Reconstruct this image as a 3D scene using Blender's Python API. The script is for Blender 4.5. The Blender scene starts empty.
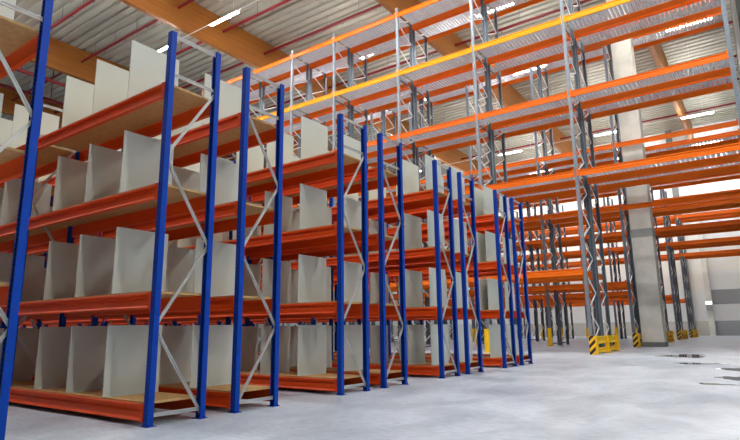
import bpy, bmesh, math, random
from mathutils import Vector, Matrix
random.seed(7)
S = bpy.context.scene
COL = S.collection
PI = math.pi

# ------------------------------------------------------------------ materials
def lin(c):
    return tuple(((v / 255) / 12.92 if v / 255 <= .04045 else ((v / 255 + .055) / 1.055) ** 2.4) for v in c) + (1,)

def mat(name, rgb, rough=.5, metal=0.0, var=.0, vscale=3.0, rgb2=None, bump=0.0, bscale=60, stretch=(1, 1, 1), spec=.5):
    m = bpy.data.materials.new(name); m.use_nodes = True
    nt = m.node_tree; b = nt.nodes['Principled BSDF']
    b.inputs['Roughness'].default_value = rough
    b.inputs['Metallic'].default_value = metal
    b.inputs['Specular IOR Level'].default_value = spec
    c = lin(rgb)
    b.inputs['Base Color'].default_value = c
    tc = nt.nodes.new('ShaderNodeTexCoord'); mp = nt.nodes.new('ShaderNodeMapping')
    mp.inputs['Scale'].default_value = stretch
    nt.links.new(tc.outputs['Object'], mp.inputs['Vector'])
    if rgb2 is not None or var > 0:
        n = nt.nodes.new('ShaderNodeTexNoise'); n.inputs['Scale'].default_value = vscale; n.inputs['Detail'].default_value = 5
        nt.links.new(mp.outputs['Vector'], n.inputs['Vector'])
        r = nt.nodes.new('ShaderNodeValToRGB')
        r.color_ramp.elements[0].position = .32; r.color_ramp.elements[1].position = .68
        c2 = lin(rgb2) if rgb2 is not None else tuple(v * (1 - var) for v in c[:3]) + (1,)
        r.color_ramp.elements[0].color = c2; r.color_ramp.elements[1].color = c
        nt.links.new(n.outputs['Fac'], r.inputs['Fac']); nt.links.new(r.outputs['Color'], b.inputs['Base Color'])
    if bump > 0:
        n2 = nt.nodes.new('ShaderNodeTexNoise'); n2.inputs['Scale'].default_value = bscale
        bp = nt.nodes.new('ShaderNodeBump'); bp.inputs['Strength'].default_value = bump; bp.inputs['Distance'].default_value = .01
        nt.links.new(mp.outputs['Vector'], n2.inputs['Vector'])
        nt.links.new(n2.outputs['Fac'], bp.inputs['Height']); nt.links.new(bp.outputs['Normal'], b.inputs['Normal'])
    return m

def punched(name, rgb, pitch, rough, metal, hole=(12, 14, 22)):
    """painted or galvanised upright with two rows of punched slots down its length"""
    m = mat(name, rgb, rough, metal, var=.12, vscale=5, spec=.2)
    nt = m.node_tree; b = nt.nodes['Principled BSDF']
    src = b.inputs['Base Color'].links[0].from_socket
    tc = nt.nodes.new('ShaderNodeTexCoord'); sp = nt.nodes.new('ShaderNodeSeparateXYZ')
    nt.links.new(tc.outputs['Object'], sp.inputs[0])
    def M(op, a, b_=None):
        n = nt.nodes.new('ShaderNodeMath'); n.operation = op
        if isinstance(a, (int, float)): n.inputs[0].default_value = a
        else: nt.links.new(a, n.inputs[0])
        if b_ is not None:
            if isinstance(b_, (int, float)): n.inputs[1].default_value = b_
            else: nt.links.new(b_, n.inputs[1])
        return n.outputs[0]
    fz = M('ABSOLUTE', M('SUBTRACT', M('FRACT', M('DIVIDE', sp.outputs['Z'], pitch)), .5))
    inz = M('LESS_THAN', fz, .2)
    ax = M('ABSOLUTE', M('SUBTRACT', M('ABSOLUTE', sp.outputs['X']), .022))
    inx = M('LESS_THAN', ax, .0065)
    f = M('MULTIPLY', inz, inx)
    mx = nt.nodes.new('ShaderNodeMix'); mx.data_type = 'RGBA'
    nt.links.new(f, mx.inputs['Factor']); nt.links.new(src, mx.inputs['A']); mx.inputs['B'].default_value = lin(hole)
    nt.links.new(mx.outputs['Result'], b.inputs['Base Color'])
    return m

def emit(name, rgb, s):
    m = bpy.data.materials.new(name); m.use_nodes = True
    nt = m.node_tree; nt.nodes.clear()
    e = nt.nodes.new('ShaderNodeEmission'); o = nt.nodes.new('ShaderNodeOutputMaterial')
    e.inputs[0].default_value = lin(rgb); e.inputs[1].default_value = s
    nt.links.new(e.outputs[0], o.inputs[0]); return m

def striped(name, a, b_, scale, width=.5):
    m = bpy.data.materials.new(name); m.use_nodes = True
    nt = m.node_tree; b = nt.nodes['Principled BSDF']; b.inputs['Roughness'].default_value = .5
    tc = nt.nodes.new('ShaderNodeTexCoord'); sp = nt.nodes.new('ShaderNodeSeparateXYZ')
    nt.links.new(tc.outputs['Object'], sp.inputs[0])
    def M(op, x, y=None):
        n = nt.nodes.new('ShaderNodeMath'); n.operation = op
        for i, v in enumerate((x, y)):
            if v is None: continue
            if isinstance(v, (int, float)): n.inputs[i].default_value = v
            else: nt.links.new(v, n.inputs[i])
        return n.outputs[0]
    s = M('SUBTRACT', sp.outputs['Z'], M('MULTIPLY', sp.outputs['X'], 1.0))
    f = M('LESS_THAN', M('FRACT', M('MULTIPLY', s, scale)), width)
    mx = nt.nodes.new('ShaderNodeMix'); mx.data_type = 'RGBA'
    nt.links.new(f, mx.inputs['Factor']); mx.inputs['A'].default_value = lin(a); mx.inputs['B'].default_value = lin(b_)
    nt.links.new(mx.outputs['Result'], b.inputs['Base Color'])
    return m

M_BLUE = punched('blue_paint', (0, 66, 176), .05, .5, 0)
M_RED = mat('orange_red_paint', (228, 76, 6), .42, 0, var=.10, vscale=2, spec=.3)
M_ORANGE = mat('orange_paint', (240, 112, 6), .45, 0, var=.08, vscale=2, spec=.25)
M_YELLOW = mat('yellow_paint', (250, 166, 6), .45, 0, var=.06, vscale=2, spec=.25)
M_GUARD = mat('guard_yellow', (250, 200, 6), .45, 0, var=.12, vscale=4)
M_STRIPE = striped('hazard_stripes', (248, 190, 20), (18, 16, 14), 3.6, .5)
M_ZINC = mat('bright_zinc', (214, 216, 216), .4, .25, var=.15, vscale=6)
M_BRACE = mat('brace_zinc', (238, 240, 240), .45, .1, var=.06, vscale=5)
M_ZINC2 = mat('dull_zinc', (112, 122, 134), .45, .35, var=.18, vscale=3)
M_UPRIGHT = punched('galvanised_upright', (120, 131, 143), .09, .45, .3, (30, 36, 44))
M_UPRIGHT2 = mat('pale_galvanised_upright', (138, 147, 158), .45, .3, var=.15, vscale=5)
M_DECK = mat('deck_zinc', (222, 228, 236), .45, .1, var=.12, vscale=3)
M_BOARD = mat('chipboard', (205, 166, 112), .75, 0, vscale=14, rgb2=(188, 148, 96), bump=.15, bscale=120)
M_DIV = mat('divider_board', (205, 211, 203), .55, 0, var=.05, vscale=1.2)
M_GLULAM = mat('glulam', (168, 106, 34), .6, 0, vscale=2.2, rgb2=(142, 84, 24), stretch=(1, .12, 6), bump=.1)
M_DECKCEIL = mat('roof_sheet', (176, 174, 162), .5, .1, var=.06, vscale=.4)
M_PIPE = mat('red_pipe', (128, 14, 26), .4, 0, var=.15, vscale=3)
M_CONC = mat('concrete', (232, 232, 222), .8, 0, vscale=1.3, rgb2=(208, 210, 202), bump=.3, bscale=12)
M_CONCD = mat('concrete_dark', (122, 126, 126), .8, 0, var=.12, vscale=3)
M_BAND = mat('concrete_joint', (172, 175, 172), .8, 0, var=.1, vscale=3)
M_WALL = mat('wall_panel', (232, 236, 236), .6, 0, var=.04, vscale=.5)
M_WALLW = mat('wall_panel_white', (235, 234, 228), .6, 0, var=.03, vscale=.5)
M_WALLD = mat('wall_panel_grey', (158, 163, 167), .6, 0, var=.06, vscale=.5)
M_WALLO = mat('wall_plinth', (196, 196, 188), .7, 0, var=.08, vscale=.8)
M_FIRE = mat('dark_firewall', (58, 62, 60), .8, 0, var=.12, vscale=1)
M_BLACK = mat('black_plastic', (28, 28, 30), .5, 0, var=.1)
M_WHITE = mat('white_metal', (225, 226, 224), .4, 0, var=.04)
M_LAMP = emit('lamp_tube', (255, 252, 246), 340)
M_LAMP2 = emit('lamp_tube_bright', (255, 252, 246), 500)
M_SIGN = emit('sign_light', (250, 255, 252), 3)

# polished concrete floor
def floor_mat():
    m = bpy.data.materials.new('polished_floor'); m.use_nodes = True
    nt = m.node_tree; b = nt.nodes['Principled BSDF']
    tc = nt.nodes.new('ShaderNodeTexCoord')
    mp = nt.nodes.new('ShaderNodeMapping'); mp.inputs['Scale'].default_value = (1, .6, 1)
    nt.links.new(tc.outputs['Object'], mp.inputs['Vector'])
    n = nt.nodes.new('ShaderNodeTexNoise'); n.inputs['Scale'].default_value = 1.1; n.inputs['Detail'].default_value = 7; n.inputs['Roughness'].default_value = .62
    n.inputs['Distortion'].default_value = .5
    nt.links.new(mp.outputs['Vector'], n.inputs['Vector'])
    r = nt.nodes.new('ShaderNodeValToRGB')
    r.color_ramp.elements[0].position = .3; r.color_ramp.elements[0].color = lin((160, 173, 190))
    r.color_ramp.elements[1].position = .62; r.color_ramp.elements[1].color = lin((204, 214, 228))
    nt.links.new(n.outputs['Fac'], r.inputs['Fac'])
    # slab joints every 6 m
    br = nt.nodes.new('ShaderNodeTexNoise'); br.inputs['Scale'].default_value = 12; br.inputs['Detail'].default_value = 6
    mp2 = nt.nodes.new('ShaderNodeMapping'); mp2.inputs['Scale'].default_value = (.6, 1.3, 1)
    nt.links.new(tc.outputs['Object'], mp2.inputs['Vector']); nt.links.new(mp2.outputs['Vector'], br.inputs['Vector'])
    r2 = nt.nodes.new('ShaderNodeValToRGB')
    r2.color_ramp.elements[0].position = .35; r2.color_ramp.elements[0].color = (.78, .80, .82, 1)
    r2.color_ramp.elements[1].position = .6; r2.color_ramp.elements[1].color = (1, 1, 1, 1)
    nt.links.new(br.outputs['Fac'], r2.inputs['Fac'])
    mx = nt.nodes.new('ShaderNodeMix'); mx.data_type = 'RGBA'; mx.blend_type = 'MULTIPLY'; mx.inputs['Factor'].default_value = .8
    nt.links.new(r.outputs['Color'], mx.inputs['A']); nt.links.new(r2.outputs['Color'], mx.inputs['B'])
    nt.links.new(mx.outputs['Result'], b.inputs['Base Color'])
    rr = nt.nodes.new('ShaderNodeMapRange'); rr.inputs['To Min'].default_value = .28; rr.inputs['To Max'].default_value = .5
    nt.links.new(n.outputs['Fac'], rr.inputs['Value']); nt.links.new(rr.outputs['Result'], b.inputs['Roughness'])
    bp = nt.nodes.new('ShaderNodeBump'); bp.inputs['Strength'].default_value = .12; bp.inputs['Distance'].default_value = .02
    nt.links.new(br.outputs['Fac'], bp.inputs['Height']); nt.links.new(bp.outputs['Normal'], b.inputs['Normal'])
    return m
M_FLOOR = floor_mat()

# ------------------------------------------------------------------ helpers
def box(bm, x0, x1, y0, y1, z0, z1, mi=0):
    v = [bm.verts.new(p) for p in ((x0, y0, z0), (x1, y0, z0), (x1, y1, z0), (x0, y1, z0), (x0, y0, z1), (x1, y0, z1), (x1, y1, z1), (x0, y1, z1))]
    for f in ((0, 3, 2, 1), (4, 5, 6, 7), (0, 1, 5, 4), (1, 2, 6, 5), (2, 3, 7, 6), (3, 0, 4, 7)):
        fc = bm.faces.new([v[i] for i in f]); fc.material_index = mi

def prism(bm, prof, axis, a, b_):
    """extrude a closed 2-D profile along an axis; profile coordinates are the two other axes in x,y,z order"""
    def P(u, w, t):
        return {'x': (t, u, w), 'y': (u, t, w), 'z': (u, w, t)}[axis]
    A = [bm.verts.new(P(u, w, a)) for u, w in prof]; B = [bm.verts.new(P(u, w, b_)) for u, w in prof]
    n = len(prof)
    for i in range(n):
        bm.faces.new((A[i], A[(i + 1) % n], B[(i + 1) % n], B[i]))
    bm.faces.new(A[::-1]); bm.faces.new(B)

def bar(bm, p, q, w, t, side=(1, 0, 0)):
    """channel-like bar from p to q; w wide, t thick along side"""
    p = Vector(p); q = Vector(q); d = (q - p).normalized(); s = Vector(side).normalized()
    u = d.cross(s).normalized()
    # shallow C section: web plus two lips
    prof = [(-w / 2, -t / 2), (w / 2, -t / 2), (w / 2, t / 2), (w / 2 - w * .18, t / 2), (w / 2 - w * .18, -t / 2 + t * .3), (-w / 2 + w * .18, -t / 2 + t * .3), (-w / 2 + w * .18, t / 2), (-w / 2, t / 2)]
    A = [bm.verts.new(p + u * a + s * b_) for a, b_ in prof]; B = [bm.verts.new(q + u * a + s * b_) for a, b_ in prof]
    n = len(prof)
    for i in range(n): bm.faces.new((A[i], A[(i + 1) % n], B[(i + 1) % n], B[i]))
    bm.faces.new(A[::-1]); bm.faces.new(B)

def tube(bm, p, q, r, n=10):
    p = Vector(p); q = Vector(q); d = (q - p).normalized()
    a = d.orthogonal().normalized(); b_ = d.cross(a)
    A = []; B = []
    for i in range(n):
        o = a * math.cos(2 * PI * i / n) * r + b_ * math.sin(2 * PI * i / n) * r
        A.append(bm.verts.new(p + o)); B.append(bm.verts.new(q + o))
    for i in range(n): bm.faces.new((A[i], A[(i + 1) % n], B[(i + 1) % n], B[i]))
    bm.faces.new(A[::-1]); bm.faces.new(B)

def mesh(name, bm, *mats):
    bmesh.ops.recalc_face_normals(bm, faces=bm.faces)
    me = bpy.data.meshes.new(name); bm.to_mesh(me); bm.free()
    for m in mats: me.materials.append(m)
    return me

def new(): return bmesh.new()

def put(name, me, parent=None, loc=(0, 0, 0), label=None):
    o = bpy.data.objects.new(name, me); COL.objects.link(o)
    o.location = loc
    if parent is not None: o.parent = parent
    if label: o['label'] = label
    return o

def tag(o, label, cat, group=None):
    o['label'] = label; o['category'] = cat
    if group: o['group'] = group
    return o

def thing(name, label, cat, loc=(0, 0, 0), group=None):
    o = bpy.data.objects.new(name, None); COL.objects.link(o); o.location = loc
    o.empty_display_size = .2
    return tag(o, label, cat, group)

def struct(name, bm, *mats, loc=(0, 0, 0)):
    o = put(name, mesh(name, bm, *mats), loc=loc); o['kind'] = 'structure'; return o

# ------------------------------------------------------------------ setting
XL, XR, YN, YF, ZC = -68.0, 14.0, -14.0, 64.0, 22.66
PZ = 21.66
b = new(); box(b, XL, 46, YN - 4, YF, -.2, 0); struct('floor', b, M_FLOOR)

# corrugated roof deck, ribs along X
b = new(); pitch = .64; y = YN; prof = []
while y < YF + pitch:
    prof += [(y, ZC), (y + pitch * .56, ZC), (y + pitch * .64, ZC + .13), (y + pitch * .92, ZC + .13)]
    y += pitch
y1 = prof[-1][0]
prof += [(y1, ZC + .4), (YN, ZC + .4)]
prism(b, prof, 'x', XL, 46)
struct('ceiling', b, M_DECKCEIL)

b = new(); box(b, XL - .3, XL, YN - 4, YF + .3, 0, ZC); struct('wall_left', b, M_WALLW)
# far wall in cladding bands
b = new()
def band(x0, x1, z0, z1, mi): box(b, x0, x1, YF, YF + .3, z0, z1, mi)
band(XL, 1.4, 0, 1.5, 2); band(XL, 1.4, 1.5, 4.7, 0); band(XL, 1.4, 4.7, ZC, 1)
band(1.4, XR, 1.5, 3.2, 0); band(1.4, XR, 3.2, 4.7, 3); band(1.4, XR, 4.7, 6.7, 0); band(1.4, XR, 6.7, 9.3, 1); band(1.4, XR, 9.3, ZC, 0)
band(1.4, XR, 0, 1.5, 3)
struct('wall_back', b, M_WALL, M_WALLW, M_WALLO, M_WALLD)
b = new(); box(b, 1.5, 8.5, YF - .06, YF, 0, 1.42)
for k in range(1, 4): box(b, 1.5, 8.5, YF - .08, YF - .06, .36 * k - .01, .36 * k + .01)
struct('door_1', b, M_WALLD)
b = new(); box(b, .85, 1.35, YF - .5, YF, 0, ZC - .01); struct('trim_1', b, M_CONC)
b = new(); box(b, -1.0, -.4, YF - .5, YF, 0, ZC - .01); struct('trim_2', b, M_CONCD)
b = new(); box(b, 6.45, XR, 22.9, 23.2, 0, ZC); box(b, 6.45, 6.75, 23.2, YF, 0, ZC); struct('wall_right', b, M_FIRE)

# glulam roof beams along Y
for i, (x, lab) in enumerate(((-47.0, 'thick glulam timber roof beam furthest left, seen behind the upper blue shelves'),
                              (-34.9, 'thick glulam timber roof beam behind the leftmost blue upright'),
                              (-22.7, 'long glulam timber roof beam crossing above the blue racks, lit strip lamp below'),
                              (-10.5, 'glulam timber roof beam dipping behind the top corner of the tall grey rack'),
                              (1.7, 'glulam timber roof beam glimpsed through the tall rack beside the concrete column'))):
    b = new(); box(b, x - .33, x + .02, YN, YF - .51, 20.33, ZC - .02)
    tag(put('roof_beam', mesh('roof_beam', b, M_GLULAM)), lab, 'roof beam')
b = new(); box(b, -46.97, -35.24, 9.1, 9.35, 21.1, 22.2)
tag(put('purlin', mesh('purlin', b, M_GLULAM)), 'short timber purlin between two roof beams in the top left corner', 'purlin')

# sprinkler pipes along X
PY_ = [3.94, 7.7, 11.5, 15.23, 18.86, 22.78, 26.6, 30.35, 34.1, 39, 45, 50, 56]
plab = {3.94: 'dark red sprinkler pipe nearest the camera, under the corrugated roof', 7.7: 'dark red sprinkler pipe second nearest the camera under the roof',
        11.5: 'dark red sprinkler pipe crossing the top left corner of the roof', 15.23: 'dark red sprinkler pipe meeting the timber beam just above the tallest white divider',
        18.86: 'dark red sprinkler pipe running past the lit lamp on the timber beam', 22.78: 'dark red sprinkler pipe just above the top beam of the tall grey rack',
        26.6: 'red sprinkler pipe seen through the top deck of the tall rack', 30.35: 'red sprinkler pipe above the rack row with the concrete column',
        34.1: 'red sprinkler pipe behind the second tall rack row', 39: 'red sprinkler pipe over the third tall rack row', 45: 'red sprinkler pipe over the fourth aisle of the hall',
        50: 'red sprinkler pipe over the fourth tall rack row', 56: 'red sprinkler pipe nearest the far wall'}
b = new(); tube(b, (0, 0, -.05), (0, 0, -.25), .02, 5); tube(b, (0, 0, -.22), (0, 0, -.26), .05, 6); me_spr = mesh('sprinkler_head', b, M_ZINC2)
b = new(); tube(b, (0, 0, .05), (0, 0, ZC - PZ), .018, 5); me_hang = mesh('pipe_hanger', b, M_ZINC2)
for yy in PY_:
    b = new(); tube(b, (XL, yy, PZ), (12, yy, PZ), .10)
    t = tag(put('sprinkler_pipe', mesh('sprinkler_pipe', b, M_PIPE)), plab[yy], 'pipe')
    x = -42.6
    while x < 0:
        put('sprinkler_head', me_spr, t, (x, yy, PZ)); put('pipe_hanger', me_hang, t, (x - 1.4, yy, PZ)); x += 2.75
for xx, lab in ((-35.75, 'red sprinkler main crossing behind the leftmost blue upright, nearer pipe'), (-39.5, 'red sprinkler main crossing behind the leftmost blue upright, farther pipe')):
    b = new(); tube(b, (xx, YN, 19.67), (xx, 60, 19.67), .14)
    t = tag(put('sprinkler_main', mesh('sprinkler_main', b, M_PIPE)), lab, 'pipe')
    for k in range(9):
        b = new(); tube(b, (xx, PY_[0] + 3.76 * k, 19.75), (xx, PY_[0] + 3.76 * k, ZC - .005), .05, 6); put('riser', mesh('riser', b, M_PIPE), t)

# strip lamps hung in lines over the aisles
LZ = 19.78
b = new(); box(b, -1.27, 1.27, -.06, .06, .012, .09); me_house = mesh('housing', b, M_WHITE)
b = new(); prism(b, [(-.075, .012), (-.06, -.04), (.06, -.04), (.075, .012)], 'x', -1.24, 1.24); me_diff = mesh('diffuser', b, M_LAMP)
me_diff2 = me_diff.copy(); me_diff2.materials[0] = M_LAMP2
b = new(); tube(b, (0, 0, .04), (0, 0, ZC - LZ - .095), .008, 5); me_rod = mesh('suspension_wire', b, M_ZINC)
near = [40 - 6.8 * k for k in range(12)]
lines = [(-2.25, near, 'over the first blue pair'), (6.8, near, 'over the second blue pair'),
         (15.85, [37.85 - 6.3 * k for k in range(11)], 'under the timber beam'),
         (24.9, [4.6, -5.2, -15.4, -25.2], 'behind the nearest tall rack'),
         (33.8, [4.1, -6.2, -16.3, -26.4], 'behind the second tall rack row'),
         (42.9, [3.0, -4.7, -14.8, -24.9], 'behind the third tall rack row'),
         (51.8, [2.95, -4.7, -14.8, -24.9], 'behind the fourth tall rack row'),
         (61.4, [2.95, -4.7, -14.8, -24.9], 'nearest the far wall')]
ordn = [w + ' from left' if w else 'leftmost' for w in ('', 'second', 'third', 'fourth', 'fifth', 'sixth', 'seventh', 'eighth', 'ninth', 'tenth', 'eleventh', 'twelfth')]
for yy, xs, nm in lines:
    for k, x in enumerate(sorted(xs)):
        t = thing('strip_lamp', 'lit strip lamp %s, %s of its line' % (nm, ordn[k]), 'lamp', (x, yy, LZ), 'strip lamps hung in lines under the roof')
        put('housing', me_house, t); put('diffuser', me_diff2 if yy > 40 else me_diff, t)
    xa, xb = min(xs) - 4, 6.2 if yy > 20 else 44
    b = new(); box(b, xa, xb, -.02, .02, 0, .04)
    t = tag(put('lamp_track', mesh('lamp_track', b, M_WHITE), None, (0, yy, LZ + .0905)), 'thin white track carrying the strip lamps ' + nm, 'lamp track')
    x = xa + .5
    while x < xb:
        put('suspension_wire', me_rod, t, (x, 0, 0)); x += 5.3

# ------------------------------------------------------------------ blue shelving racks
D, G, P, L, H = .80, .476, 3.536, 3.73, 4.94
LV = [.2475, 1.53, 2.88, 4.23]
BH = .19
# upright: C section, open to the inside of the frame
def upright_mesh(name, h, m, w=.09, t=.075, th=.012, foot=True):
    b = new()
    prof = [(-w / 2, 0), (w / 2, 0), (w / 2, t), (w / 2 - .022, t), (w / 2 - .022, t - th), (w / 2 - th, t - th), (w / 2 - th, th), (-w / 2 + th, th), (-w / 2 + th, t - th), (-w / 2 + .022, t - th), (-w / 2 + .022, t), (-w / 2, t)]
    prism(b, prof, 'z', .008 if foot else 0, h)
    return mesh(name, b, m)
me_up = upright_mesh('upright', H, M_BLUE)
def foot_mesh(w, t, m):
    b = new(); box(b, -w * .75, w * .75, -.02, t + .03, 0, .008)
    for sx in (-1, 1): tube(b, (sx * w * .63, .02, .008), (sx * w * .63, .02, .03), .012, 6)
    return mesh('foot_plate', b, m)
me_foot = foot_mesh(.09, .075, M_BLUE)

def beam_mesh(name, length, h, m, t=.05, plate=.24, pw=.05, ends=True):
    """step beam along -X from 0; front face at y=0, top at z=0, with end plates"""
    b = new()
    k = h / .19
    prof = [(-.004, -h), (t, -h), (t, 0), (.006, 0), (.0, -.006), (.0, -.032 * k), (.030, -.040 * k), (.030, -.066 * k), (.012, -.090 * k), (.012, -h + .034), (-.004, -h + .016)]
    prism(b, prof, 'x', -length, 0)
    if ends:
      for x in (-.004, -length + .004 - pw): box(b, x - (pw if x > -1 else 0), x + (pw if x < -1 else 0), -.008, -.0005, -h - .01, -h - .01 + plate)
    return mesh(name, b, m)
BL = L - .095
me_beam = beam_mesh('beam', BL, BH, M_RED, ends=False)
b = new(); box(b, -.05, .0, -.008, -.0005, -.20, .005); box(b, -.012, .0, -.0005, .05, -.20, .005)
for zz in (-.16, -.04): tube(b, (-.03, -.008, zz), (-.03, -.012, zz), .008, 6)
me_conn = mesh('beam_connector', b, M_RED)
me_conn2 = me_conn.copy()
me_conn2.transform(Matrix.Scale(-1, 4, (1, 0, 0))); me_conn2.flip_normals()
b = new(); box(b, -BL + .01, -.01, .018, D - .052, -.008, .022); me_board = mesh('shelf_board', b, M_BOARD)
# diagonals and struts of the end frames (X=0 plane, y 0..D)
KN = [.07, 1.12, 2.17, 3.24, 4.32]
def diag(y0, z0, y1, z1):
    b = new(); bar(b, (0, y0, z0), (0, y1, z1), .036, .024); return mesh('diagonal_brace', b, M_ZINC)
dA = [diag(D - .04 if k % 2 == 0 else .04, KN[k], .04 if k % 2 == 0 else D - .04, KN[k + 1]) for k in range(4)]
dB = [diag(.04 if k % 2 == 0 else D - .04, KN[k], D - .04 if k % 2 == 0 else .04, KN[k + 1]) for k in range(4)]
def strut(z):
    b = new(); bar(b, (0, .06, z), (0, D - .06, z), .042, .026); return mesh('cross_strut', b, M_ZINC)
struts = [strut(.12), strut(4.36), strut(4.90)]

row_words = ['leftmost blue rack', 'front rack of first blue pair', 'rear rack of first blue pair', 'front rack of second blue pair', 'rear rack of second blue pair',
             'front rack of third blue pair', 'rear rack of third blue pair', 'front rack of fourth blue pair', 'rear rack of fourth blue pair']
rack_labels = ['blue and orange shelving rack cut off by the left edge, nearest the camera',
               'blue and orange shelving rack with grey dividers, front one of the first back-to-back pair',
               'blue and orange shelving rack close behind the nearest full rack, rear of first pair',
               'blue and orange shelving rack across the first cross aisle, front of second pair',
               'blue and orange shelving rack at the middle, rear one of the second pair',
               'blue and orange shelving rack, front one of the third pair from the camera',
               'blue and orange shelving rack, rear one of the third pair from the camera',
               'blue and orange shelving rack, front one of the farthest blue pair',
               'farthest blue and orange shelving rack, its end upright nearest the tall grey racks']
ys = [-P + D + G] + [k * P + o for k in range(4) for o in (0, D + G)]
NB = [2, 4, 4, 5, 5, 6, 6, 6, 6]
for r, y0 in enumerate(ys):
    t = thing('shelving_rack', rack_labels[r], 'shelving rack', (0, y0, 0), 'blue shelving racks')
    for n in range(NB[r] + 1):
        x = -n * L
        o = put('upright', me_up, t, (x, 0, 0)); put('foot_plate', me_foot, o)
        o = put('upright', me_up, t, (x, D, 0)); o.rotation_euler.z = PI; put('foot_plate', me_foot, o)
        for me in (dA if r % 2 else dB): put('diagonal_brace', me, t, (x, 0, 0))
        for me in struts: put('cross_strut', me, t, (x, 0, 0))
    for n in range(NB[r]):
        for z in LV:
            x = -n * L - .048
            o1 = put('beam', me_beam, t, (x, -.006, z))
            o2 = put('beam', me_beam, t, (x - BL, D + .006, z)); o2.rotation_euler.z = PI
            for o in (o1, o2):
                put('beam_connector', me_conn, o, (.001, 0, 0)); put('beam_connector', me_conn2, o, (-BL - .001, 0, 0))
            put('shelf_board', me_board, t, (x, 0, z))

# dividers: thin board with a folded foot, standing across each shelf
b = new(); box(b, -.007, .007, .012, D - .012, .0, .885); box(b, .007, .05, .04, D - .04, 0, .006)
me_div = mesh('divider', b, M_DIV)
lvw = ['bottom', 'second', 'third', 'top']
ow = ['first', 'second', 'third', 'fourth', 'fifth', 'sixth', 'seventh', 'eighth', 'ninth', 'tenth', 'eleventh', 'twelfth']
DX = {}
base4 = [-.95, -1.88, -2.80]
for r in range(9):
    xs = [x - n * L for n in range(2 if r else 1) for x in base4]
    for lv in range(4):
        l = list(xs)
        if r in (5, 6): l = [-.22, -.86, -1.88, -2.8]
        if r == 7: l = [-.38] if lv == 0 else [-.36, -.62]
        if r == 8: l = [-.36]
        DX[r, lv] = l
HIDE = set()
for (r, lv), l in DX.items():
    for k, x in enumerate(l):
        if (r, lv, k) in HIDE: continue
        o = put('shelf_divider', me_div, None, (x + random.uniform(-.02, .02), ys[r], LV[lv] + .0222))
        o.rotation_euler.z = random.uniform(-.012, .012)
        tag(o, 'pale grey divider, %s shelf, %s, %s from aisle end' % (lvw[lv], row_words[r], ow[k]), 'divider', 'pale grey dividers standing on the blue racks')

# ------------------------------------------------------------------ tall grey pallet racks
FX = [6.0, .1, -4.25, -8.65, -13.1, -16.5, -20.9, -25.3]
d2, g2 = 1.55, .20
UW, UT = .15, .11
def bracing_mesh(h, d):
    b = new(); z = .3; k = 0
    while z + .72 < h:
        a, c = (.08, d - .08) if k % 2 == 0 else (d - .08, .08)
        bar(b, (0, a, z), (0, c, z + .72), .052, .032); z += .72; k += 1
    return mesh('bracing', b, M_BRACE)
b = new(); bar(b, (0, .05, 0), (0, d2 - .05, 0), .06, .04); me_hs = mesh('cross_strut', b, M_ZINC2)
def strut_heights(h): return [.15] + [q for q in (3.9, 7.1, 10.6, 14.2) if q < h - .5] + [h - .12]
me_gfoot = foot_mesh(.15, .11, M_ZINC2)
GB = .27
bm_cache = {}
def gbeam(length, m):
    k = (round(length, 3), m.name)
    if k not in bm_cache: bm_cache[k] = beam_mesh('beam', length, GB, m, t=.06, plate=.36, pw=.07)
    return bm_cache[k]
def gdeck(length):
    k = ('deck', round(length, 3))
    if k not in bm_cache:
        b = new(); n = int(length / .17); st = length / n
        for i in range(n):
            x = -(i + .5) * st
            prism(b, [(x - .068, 0), (x - .068, -.03), (x - .058, -.03), (x - .058, -.008), (x + .058, -.008), (x + .058, -.03), (x + .068, -.03), (x + .068, 0)], 'y', .062, d2 - .062)
        box(b, -length + .02, -.02, d2 * .33 - .015, d2 * .33 + .015, -.045, -.0301); box(b, -length + .02, -.02, d2 * .67 - .015, d2 * .67 + .015, -.045, -.0301)
        bm_cache[k] = mesh('slatted_deck', b, M_DECK)
    return bm_cache[k]
LA = [3.42, 7.54, 11.1, 14.65, 18.1]
rows = [(19.35, 18.42, LA, 'nearest tall rack row'), (27.95, 18.42, LA, 'second tall rack row'), (36.9, 12.4, LA[:3], 'third tall rack row'),
        (44.9, 12.4, LA[:3], 'fourth tall rack row'), (53.2, 12.4, LA[:3], 'farthest tall rack row')]
up_cache = {}
for ri, (Y0, h, lv, nm) in enumerate(rows):
    meb = bracing_mesh(h, d2)
    meu = upright_mesh('upright', h, M_UPRIGHT, UW, UT, .014)
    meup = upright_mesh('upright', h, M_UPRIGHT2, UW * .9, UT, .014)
    for side in (0, 1):
        Y = Y0 + side * (d2 + g2)
        t = thing('pallet_rack', 'grey and orange pallet rack, %s run of the %s' % (('front', 'rear')[side], nm), 'pallet rack', (0, Y, 0), 'tall grey pallet racks with orange beams')
        for x in FX:
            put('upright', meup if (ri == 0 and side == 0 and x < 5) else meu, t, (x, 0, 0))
            o = put('upright', meu, t, (x, d2, 0)); o.rotation_euler.z = PI
            put('bracing', meb, t, (x, 0, 0))
            for z in strut_heights(h): put('cross_strut', me_hs, t, (x, 0, z))
        for i in range(len(FX) - 1):
            ln = FX[i] - FX[i + 1] - UW - .01; x = FX[i] - UW / 2 - .005
            for z in lv:
                if i == 0 and z < 5: continue
                open_bay = (ri == 1 and side == 0 and i == 0)
                m = M_YELLOW if (ri == 0 and side == 0 and abs(z - 14.65) < .1) else M_ORANGE
                o = put('beam', gbeam(ln, m), t, (x, -.012, z))
                if m is M_YELLOW: o['label'] = 'bright yellow beam'
                if open_bay: continue
                o = put('beam', gbeam(ln, M_ORANGE), t, (x - ln, d2 + .012, z)); o.rotation_euler.z = PI
                put('slatted_deck', gdeck(ln), t, (x, 0, z - .002))

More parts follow.
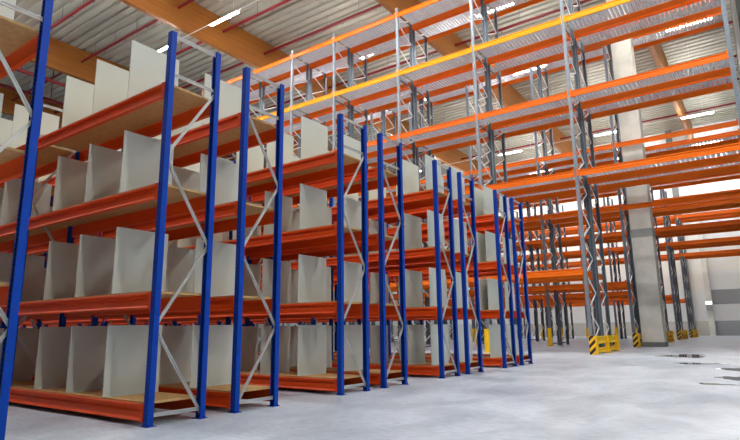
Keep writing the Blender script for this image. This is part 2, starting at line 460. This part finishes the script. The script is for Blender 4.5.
# yellow post protectors on the aisle posts
b = new()
prism(b, [(-.115, .06), (-.115, -.03), (-.07, -.09), (.07, -.09), (.115, -.03), (.115, .06), (.095, .06), (.095, -.02), (.06, -.07), (-.06, -.07), (-.095, -.02), (-.095, .06)], 'z', .01, 1.02)
box(b, -.16, .16, -.15, -.03, 0, .01)
for sx in (-1, 1): tube(b, (sx * .13, -.12, .01), (sx * .13, -.12, .03), .015, 6)
me_prot = mesh('post_protector', b, M_GUARD)
xw = {-4.25: 'first', -8.65: 'second', -13.1: 'third', -16.5: 'fourth'}
rw = ['nearest tall rack row', 'second tall rack row', 'third tall rack row', 'fourth tall rack row', 'farthest tall rack row']
for ri, (Y0, h, lv, nm) in enumerate(rows):
    for x in (-4.25, -8.65, -13.1):
        if ri == 0 and x < -9: continue
        if ri == 4 and x > -5: pass
        o = put('post_protector', me_prot, None, (x, Y0 - .13, 0))
        tag(o, 'yellow post protector, %s left of the end guard, front of the %s' % (xw[x], rw[ri]), 'post protector', 'yellow protectors round the rack posts')

# end-of-row guards: striped plates joined by yellow rails
GY = 2 * d2 + g2
def guard(label, x, y, ymax=GY + .75, hh=.72):
    t = thing('rack_guard', label, 'rack guard', (x, y, 0), 'yellow and black guards at the rack ends')
    b = new(); prism(b, [(-.06, 0), (.17, 0), (.17, hh - .08), (.10, hh), (-.06, hh)], 'y', 0, .03)
    mp = mesh('end_plate', b, M_STRIPE)
    put('end_plate', mp, t); put('end_plate', mp, t, (0, ymax - .03, 0))
    for z0, z1 in ((.40, hh - .03), (.06, .24)):
        b = new(); prism(b, [(.10, z0), (.17, z0), (.17, z0 + .05), (.14, z0 + .07), (.14, z1 - .07), (.17, z1 - .05), (.17, z1), (.10, z1)], 'y', .03, ymax - .03)
        put('rail', mesh('rail', b, M_GUARD), t)
    b = new(); box(b, .06, .22, .035, .30, 0, hh - .01); put('rail_post', mesh('rail_post', b, M_GUARD), t)
    b = new(); box(b, .06, .22, -.09, .09, 0, hh - .02); box(b, .02, .26, -.14, .14, 0, .012)
    mm = mesh('rail_post', b, M_GUARD)
    put('rail_post', mm, t, (0, ymax * .52, 0)); put('rail_post', mm, t, (0, ymax - .16, 0))
gl = ['yellow guard with black diagonal stripes at the end of the nearest tall rack row',
      'striped yellow guard at the rack end tucked left of the concrete column',
      'small yellow guard just right of the concrete column base', 'middle one of the three small yellow guards right of the column',
      'rightmost and farthest of the small yellow rack guards']
for ri, (Y0, h, lv, nm) in enumerate(rows):
    guard(gl[ri], .20, Y0 - .5)

# concrete column
b = new(); box(b, .42, 1.46, 28.28, 29.2, 0, ZC - .001)
c = put('concrete_column', mesh('concrete_column', b, M_CONC)); tag(c, 'square grey concrete column standing among the tall racks', 'column')
b = new(); box(b, .40, 1.48, 28.26, 29.22, 5.75, 6.2); put('joint_band', mesh('joint_band', b, M_BAND), c)
b = new(); box(b, .39, 1.49, 28.25, 29.23, 0, .24); put('column_skirt', mesh('column_skirt', b, M_CONCD), c, label='darker grey skirt at the floor')

# lit emergency sign on the far pilaster
t = thing('emergency_light', 'small lit white emergency sign on the pilaster of the far wall', 'sign light', (1.1, YF - .5, 3.15))
b = new(); box(b, -.3, .3, -.12, 0, 0, .38); put('housing', mesh('housing', b, M_WHITE), t)
b = new(); box(b, -.27, .27, -.125, -.12, .03, .35); put('sign_panel', mesh('sign_panel', b, M_SIGN), t)
b = new(); box(b, -.28, .28, -.1, 0, -.6, -.02); put('control_box', mesh('control_box', b, M_WALLD), t)

# puddles on the floor
M_WET = mat('wet_floor', (96, 104, 112), .03, 0, var=.2, vscale=2, spec=.5)
def puddle(cx, cy, rx, ry, label):
    b = new(); n = 40; ring = []
    ph = random.random() * 6
    for i in range(n):
        a = 2 * PI * i / n
        k = 1 + .22 * math.sin(3 * a + ph) + .12 * math.sin(7 * a + 2 * ph)
        ring.append((cx + rx * k * math.cos(a), cy + ry * k * math.sin(a)))
    lo = [b.verts.new((x, y, .0005)) for x, y in ring]
    hi = [b.verts.new((cx + (x - cx) * .96, cy + (y - cy) * .96, .004)) for x, y in ring]
    for i in range(n): b.faces.new((lo[i], lo[(i + 1) % n], hi[(i + 1) % n], hi[i]))
    b.faces.new(hi)
    tag(put('puddle', mesh('puddle', b, M_WET)), label, 'puddle', 'puddles on the polished floor')
puddle(3.3, 19.1, .72, 1.25, 'wide shallow puddle on the floor in front of the concrete column')
puddle(4.15, 14.6, .62, .35, 'thin puddle on the floor below the widest one, right of centre')
puddle(5.15, 12.6, .38, .55, 'dark puddle touching the right edge of the picture, upper one')
puddle(5.25, 9.9, .32, .45, 'dark puddle touching the right edge of the picture, lower one')
puddle(5.0, 8.35, .30, .16, 'narrow dark streak of water nearest the camera')

# ------------------------------------------------------------------ world, camera
w = bpy.data.worlds.new('world'); S.world = w; w.use_nodes = True
w.node_tree.nodes['Background'].inputs[0].default_value = (.86, .93, 1, 1)
w.node_tree.nodes['Background'].inputs[1].default_value = .12

cam = bpy.data.cameras.new('camera'); co = bpy.data.objects.new('camera', cam); COL.objects.link(co)
yaw, pitch, roll, F = 0.6188, 0.1967, -0.0119, 548.24
cy, sy = math.cos(yaw), math.sin(yaw)
f = Vector((-sy * math.cos(pitch), cy * math.cos(pitch), math.sin(pitch)))
rr = Vector((cy, sy, 0)); uu = rr.cross(f)
r2 = rr * math.cos(roll) + uu * math.sin(roll); u2 = -rr * math.sin(roll) + uu * math.cos(roll)
m = Matrix((r2, u2, -f)).transposed().to_4x4(); m.translation = Vector((5.9295, -3.8542, 1.065))
co.matrix_world = m
cam.sensor_fit = 'HORIZONTAL'; cam.sensor_width = 36; cam.lens = F / 740 * 36; cam.clip_end = 300; cam.clip_start = .05
S.camera = co
S.view_settings.view_transform = 'Standard'; S.view_settings.look = 'None'; S.view_settings.gamma = 1
S.view_settings.use_curve_mapping = False
S.view_settings.exposure = 0.0
S.cycles.use_denoising = True
S.cycles.max_bounces = 8; S.cycles.diffuse_bounces = 5; S.cycles.glossy_bounces = 3
S.cycles.use_light_tree = True
S.cycles.caustics_reflective = False; S.cycles.caustics_refractive = False
